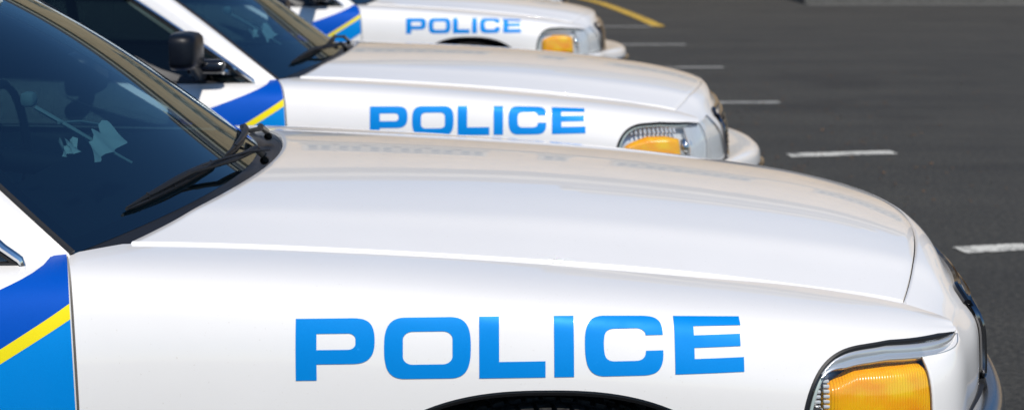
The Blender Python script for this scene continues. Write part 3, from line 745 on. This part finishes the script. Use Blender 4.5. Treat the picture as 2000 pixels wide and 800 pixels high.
        prof = [(0, .045), (.55, .043), (.80, .038), (.93, .026), (1, .0), (1, -.03), (.97, -.042), (.93, -.044), (.9, -.03), (0, -.03)]
        V = []
        for (rr_, o) in prof:
            for k_ in range(n):
                a_ = 2 * math.pi * k_ / n; ca, sa = math.cos(a_), math.sin(a_); sq = lambda v: math.copysign(abs(v) ** .45, v)
                V.append((c[0] + o, c[1] + sq(ca) * .105 * rr_, c[2] + sq(sa) * (.066 if sa > 0 else .060) * rr_))
        F = [(i * n + k_, i * n + (k_ + 1) % n, (i + 1) * n + (k_ + 1) % n, (i + 1) * n + k_) for i in range(len(prof) - 1) for k_ in range(n)]
        mb.add(V, F); mb.tube([(c[0] - .0, sg * .86, .955), (c[0] + .01, sg * .92, .965), (c[0] + .01, sg * .97, .985), c + np.array((0, 0, -.03))], [.03, .024, .022, .02], 10); mr = mb.build('mirror', M['mirror'], dr)
        # spotlight on the pillar foot
        if not first:
            sp = bpy.data.objects.new('spotlight', None); COL.objects.link(sp); sp.parent = root
            c = (-1.0, sg * .93, .985)
            mb = MB(); mb.tube([(-.93, sg * .845, .955), (-.95, sg * .89, .965), (-.975, sg * .93, .975)], .012, 8); mb.build('bracket', M['chrome'], sp)
            mb = MB(); mb.lathe([(0, .075), (.012, .075), (.022, .068), (.026, .05), (.026, 0), (.03, -.03), (.032, -.05), (.028, -.052), (.0, -.05)], c, 24, 'x'); mb.build('lamp_housing', M['blackgloss'], sp)
        # stripes on the door: blue, yellow, blue, cut square by the door edge
        x0 = XE - .0062
        up = lambda x: .940 - .34 * (x0 - x) ** .93 if x0 - x > 0 else .936
        yt = lambda x: .872 - .575 * (x0 - x) - .10 * (x0 - x) ** 2
        yb = lambda x: yt(x) - .0235
        lo = (lambda x: yb(x) - .26) if first else (lambda x: yb(x) - .095 - .05 * (x0 - x))
        def band(f_up, f_lo, x1, m, nm, off):
            P = []
            for x in frange(x0, x1, 44):
                u_ = min(f_up(x), float(section(x)(0.02)[1])); l_ = max(f_lo(x), .32)
                if u_ - l_ < .002: break
                P.append([side_xh(warpx(x, lerp(u_, l_, j / 30)), lerp(u_, l_, j / 30), off) * Y for j in range(31)])
            grids(nm, [P], m, dr)
        band(up, yt, -1.55, M['blue_dark'], 'blue_stripe', .0022)
        band(yt, yb, -1.60, M['yellow'], 'yellow_stripe', .0024)
        band(yb, lo, -1.55, M['blue'], 'blue_stripe', .0022)
        mb = MB(); mb.box((-1.80, sg * .985, .80), (.16, .03, .03), .01); mb.build('handle', M['blacktrim'], dr)
        mb = MB(); mb.box((-2.66, sg * .983, .81), (.16, .03, .03), .01); mb.build('handle', M['blacktrim'], rd)
        mb = MB(); mb.box((-1.70, sg * .93, .26), (1.8, .05, .06), .012); mb.build('sill', M['white'], root)
        # centre and rear pillars
        for xa, xb, d in ((-1.925, -1.975, 0), (-2.85, -3.25, .25)): Pp = [[np.array((lerp(xa, xb, q) + lerp(0, d, b_), sg * (lerp(.846, .632, b_) + .016 * math.sin(math.pi * b_)), lerp(.905, 1.35, b_))) for b_ in frange(0, 1, 14)] for q in (0, .5, 1)]; grids('pillar', [Pp], M['white'], root)
    # roof, rear window, boot
    P = []
    for i in range(31):
        u = i / 30; x = lerp(-1.35, -2.80, u); row = []
        for v in frange(-1, 1, 41):
            p = np.array((x - .07 * v * v * (1 - u), .60 * v, 1.395 + .045 * math.sin(math.pi * min(1, u * 1.0)) ** .8 - .035 * v * v)); row.append(p)
        l, r_ = row[0].copy(), row[-1].copy()
        row = [l + np.array((0, -.045, -.035)), l + np.array((0, -.03, -.012))] + row + [r_ + np.array((0, .03, -.012)), r_ + np.array((0, .045, -.035))]
        P.append(row)
    grids('roof', [P], M['white'], root)
    grids('rear_window', [[[np.array((lerp(-2.80, -3.32 - .05 * (1 - v * v), u), v * lerp(.60, .74, u), lerp(1.395 - .035 * v * v, 1.0 - .02 * v * v, u) + .02 * math.sin(math.pi * u))) for v in frange(-1, 1, 21)] for u in frange(0, 1, 15)]], M['sideglass'], root)
    P = []
    for i in range(40):
        u = i / 39; x = lerp(-3.30, -4.32, u); row = []
        for v in frange(-1, 1, 31):
            w_ = float(_side(max(x, -4.25))[0]) - .003; row.append((x - .08 * (1 - v * v) * u, v * w_, float(_side(max(x, -4.25))[1]) + .03 * (1 - v * v) - .10 * max(0, u - .85) ** 1.2))
        P.append(row)
    grids('boot_lid', [P], M['white'], root)
    P = [[(-4.33 - .07 * (1 - v * v) - .03 * math.sin(math.pi * q), v * lerp(.80, .84, q), lerp(.955, .30, q)) for v in frange(-1, 1, 31)] for q in frange(0, 1, 20)]
    P2 = [[(lerp(-4.24, -4.33, q), sg * lerp(.862, .84, q), h) for h in frange(.95, .30, 10)] for sg in (-1, 1) for q in (0,)] 
    grids('rear_panel', [P], M['white'], root)
    for sg in (-1, 1):
        mb = MB(); mb.box((-4.31, sg * .72, .80), (.10, .26, .14), .02); mb.build('tail_light', M['red'], root)
        grids('rear_corner', [[[(lerp(-4.24, -4.335, q), sg * lerp(.857, .80, q ** 2), h) for h in frange(.93, .30, 10)] for q in frange(0, 1, 6)]], M['white'], root)
    # lower rear bumper
    mb = MB(); mb.tube([(-4.15, -.90, .5), (-4.33, -.82, .5), (-4.43, -.5, .5), (-4.46, 0, .5), (-4.43, .5, .5), (-4.33, .82, .5), (-4.15, .90, .5)], .09, 12, flat=1.2); mb.build('rear_bumper', M['white'], root)
    # dark core and underbody so that no light leaks through
    mb = MB(); mb.box((-1.75, 0, .33), (5.0, 1.1, .16), .02); mb.box((.22, 0, .50), (1.15, 1.12, .5), .05); mb.box((-3.75, 0, .58), (.95, 1.15, .5), .03)
    mb.box((-.78, 0, .60), (.04, 1.80, .55), 0); mb.box((-1.75, 0, .30), (1.9, 1.75, .08), 0)
    mb.build('underbody', M['black'], root)
    # interior
    it = bpy.data.objects.new('interior', None); COL.objects.link(it); it.parent = root
    P = [[(lerp(-.66, -1.18, u), v * .76, .925 - .02 * v * v + .015 * math.sin(math.pi * u) - .12 * max(0, u - .8)) for v in frange(-1, 1, 21)] for u in frange(0, 1, 14)]; grids('dashboard', [P], M['interior'], it)
    for sg in (-1, 1):
        for xs_ in (-1.75, -2.6):
            mb = MB(); mb.box((xs_, sg * .38, .52), (.52, .52, .16), .05); mb.box((xs_ - .27, sg * .38, .82), (.14, .50, .58), .05, (0, -.18, 0)); mb.box((xs_ - .34, sg * .38, 1.16), (.10, .26, .16), .04); mb.build('seat', M['cloth'], it)
    mb = MB(); mb.lathe([(.178, 0), (.19, .012), (.202, 0), (.19, -.012), (.178, 0)], (-1.32, .38, .90), 36, 'x'); mb.tube([(-1.15, .38, .88), (-1.32, .38, .90)], .03, 10); mb.box((-1.32, .38, .90), (.02, .34, .03), .005); mb.build('steering_wheel', M['interior'], it)
    # mirror on the screen, folded papers and clip board on the dash side
    c = ws(-.02, .80) + np.array((-.05, 0, -.05)); mb = MB(); mb.box(c, (.03, .24, .06), .012, (0, .3, .15)); mb.tube([c, c + np.array((.07, 0, .05))], .008, 6); mb.build('rear_view_mirror', M['visor'], it)
    def sheet_in(pts, nm, m):
        A, B, C_, D_ = [np.array(p) for p in pts]; P = []
        for i in range(13):
            row = []
            for j in range(9):
                u, v = i / 12, j / 8; row.append(lerp(lerp(A, B, u), lerp(D_, C_, u), v) + np.array((.006 * math.sin(u * 17 + v * 3), 0, .012 * math.sin(u * 13 + 2 * v) * (v - .2))))
            P.append(row)
        grids(nm, [P], m, it)
    q = lambda a_, b_, d=.03: ws(a_, b_) - np.array((.5, 0, .86)) * d
    sheet_in([q(-.60, .235), q(-.36, .250), q(-.37, .325), q(-.54, .30)], 'paper', M['paper'])
    sheet_in([q(-.68, .285), q(-.60, .275), q(-.575, .31), q(-.63, .325)], 'paper', M['paper'])
    mb = MB(); mb.tube([q(-.50, .46, .05), q(-.50, .36, .04), q(-.47, .27, .04), q(-.44, .20, .04)], [.005, .005, .004, .003], 6); mb.tube([q(-.52, .385, .04), q(-.40, .375, .05), q(-.28, .345, .06)], .0035, 6); mb.build('radar_bracket', M['visor'], it)
    mb = MB(); mb.box(q(-.48, .49, .05), (.03, .035, .03), .01); mb.build('radar_unit', M['visor'], it)
    # ---- wheels
    for (wx, nm) in ((0, 'wheel'), (-2.913, 'wheel')):
        for sg in (-1, 1):
            wh = bpy.data.objects.new('wheel', None); COL.objects.link(wh); wh.parent = root; wh.location = (wx, sg * .865, .342)
            mb = MB(); mb.lathe([(.215, -.105), (.26, -.113), (.31, -.112), (.332, -.098), (.342, -.06), (.343, -.04), (.334, -.036), (.343, -.032), (.344, 0), (.336, .003), (.344, .006), (.343, .032), (.334, .036), (.343, .04), (.342, .06), (.332, .098), (.31, .112), (.26, .113), (.215, .105)], (0, 0, 0), 72)
            for k_ in range(72):
                a_ = 2 * math.pi * k_ / 72
                for yo in (-.078, -.018, .018, .078): mb.box((.343 * math.cos(a_ + yo), yo, .343 * math.sin(a_ + yo)), (.011, .03, .021), 0, (0, -a_ - yo, .15))
            mb.build('tyre', M['tyre'], wh)
            mb = MB(); mb.lathe([(.218, .1), (.2, .07), (.19, .0), (.15, sg * .02), (.12, sg * .055), (.07, sg * .06), (.06, sg * .08), (0, sg * .085)], (0, 0, 0), 40); mb.build('rim', M['rim'], wh)
    return root

GROUP = 'police cars parked side by side'
def copy_tree(o, parent=None):
    c = o.copy(); COL.objects.link(c); c.parent = parent
    for ch in list(o.children): copy_tree(ch, c)
    return c
car1 = build_car(True)
tag(car1, 'nearest white police car, whose big blue lettering and amber lamp fill the foreground', 'police car', GROUP)
car2 = build_car(False)
tag(car2, 'second white police car, just behind the nearest, with its black side mirror in view', 'police car', GROUP)
car3 = copy_tree(car2); tag(car3, 'blurred third white police car, beyond the second, with small blue lettering near the top edge', 'police car', GROUP)
car4 = copy_tree(car2); tag(car4, 'farthest white police car, only a sliver of it showing above the third car', 'police car', GROUP)
car1.location = (.041, 2.388 + .985, 0); car1.rotation_euler = (0, 0, R(1.0))
car2.location = (-.077, 5.149 + .985, 0)
car3.location = (-.275, 9.80 + .985, -.018)
car4.location = (-.42, 12.9 + .985, 0)

# ------------------------------------------------------------------ buildings across the lot (seen mirrored in paint and glass)
def building(name, x0, x1, y, hgt, dep, wallm, cols, rows, wy0, wdy, ww, wh_, label, cat, band=True, ribbons=None):
    r = bpy.data.objects.new(name, None); COL.objects.link(r); r.location = ((x0 + x1) / 2, y, .1); tag(r, label, cat)
    W = x1 - x0
    mb = MB(); mb.box((0, dep / 2, hgt / 2), (W, dep, hgt), 0); mb.build('wall', wallm, r, False)
    mb = MB(); mb.box((0, dep / 2, hgt + .2), (W + .8, dep + .8, .45), .05)
    if band:
        for k_ in range(rows): mb.box((0, -.06, wy0 + k_ * wdy - .35), (W, .14, .22), .02)
    mb.build('cornice', M['trimstone'], r, False)
    mb = MB(); mb.box((0, dep / 2, hgt + .9), (W - 1.2, dep - 1.2, 1.0), .2); mb.build('roof', M['slate'], r, False)
    cxs = ribbons or [-W / 2 + (i + .5) * W / cols for i in range(cols)]
    for cx in cxs:
        for k_ in range(rows):
            if ribbons: cx = cx - (x0 + x1) / 2 if k_ == 0 else cx
            cz = wy0 + k_ * wdy + wh_ / 2
            fb = MB()
            for (dx, dz, sx, sz) in ((-ww / 2, 0, .12, wh_), (ww / 2, 0, .12, wh_), (0, wh_ / 2, ww + .12, .12), (0, -wh_ / 2, ww + .3, .14), (0, 0, .07, wh_), (0, .15 * wh_, ww, .06)): fb.box((cx + dx, -.05, cz + dz), (sx, .12, sz), 0)
            wn = fb.build('window', M['trimstone' if ribbons else 'frame'], r, False)
            pb = MB(); pb.box((cx, -.003, cz), (ww, .02, wh_), 0); pb.build('pane', M['pane'], wn, False)
    return r
rib = []
for a_, n_ in ((-4.9, 6), (1.2, 1), (3.2, 5), (9.0, 5), (-12.5, 6), (-20, 6), (-28, 6)): rib += [a_ + .4 + i * .78 for i in range(n_)]
building('stone_building', -40, 15, 36, 8.6, 14, M['stone'], 18, 1, 4.3, 4.2, .70, 1.0, 'long tan stone building across the parking lot, directly behind the police cars', 'building', True, rib)
building('stone_building', 19, 46, 40, 9.6, 14, M['stone'], 9, 1, 4.2, 4.2, 1.75, 1.5, 'shorter tan stone building to the right of the long one, across the parking lot', 'building')
building('rendered_building', 4, 20, 56, 16, 12, M['greywall'], 6, 4, 2, 3.6, 1.2, 1.7, 'wide grey rendered block, tallest of the buildings, behind the tan stone ones', 'building', False)
# ------------------------------------------------------------------ fallen leaves lying on the asphalt
V = []; F = []
for i in range(420):
    px = random.gauss(1520, 170); py = random.gauss(270, 90)
    if i % 4 == 0: px, py = random.uniform(1200, 2000), random.uniform(60, 700)
    if py < 40 or py > 440: continue
    x, y = car_px(px, py); r_ = random.uniform(.004, .010); a_ = random.uniform(0, 6.28); k = len(V)
    for j in range(6):
        t_ = a_ + j * math.pi / 3; q = r_ * (1 if j % 3 else 1.6); V.append((x + q * math.cos(t_), y + q * math.sin(t_), .010 + random.uniform(0, .008)))
    F.append((k, k + 1, k + 2, k + 3, k + 4, k + 5))
lv = mesh('fallen_leaves', V, F, rough_mat('dry_leaf', (.09, .045, .02), (.15, .08, .035), 3), None, False); lv['kind'] = 'stuff'
tag(lv, 'small dry brown leaves scattered on the asphalt ahead of the parked cars', 'leaves')
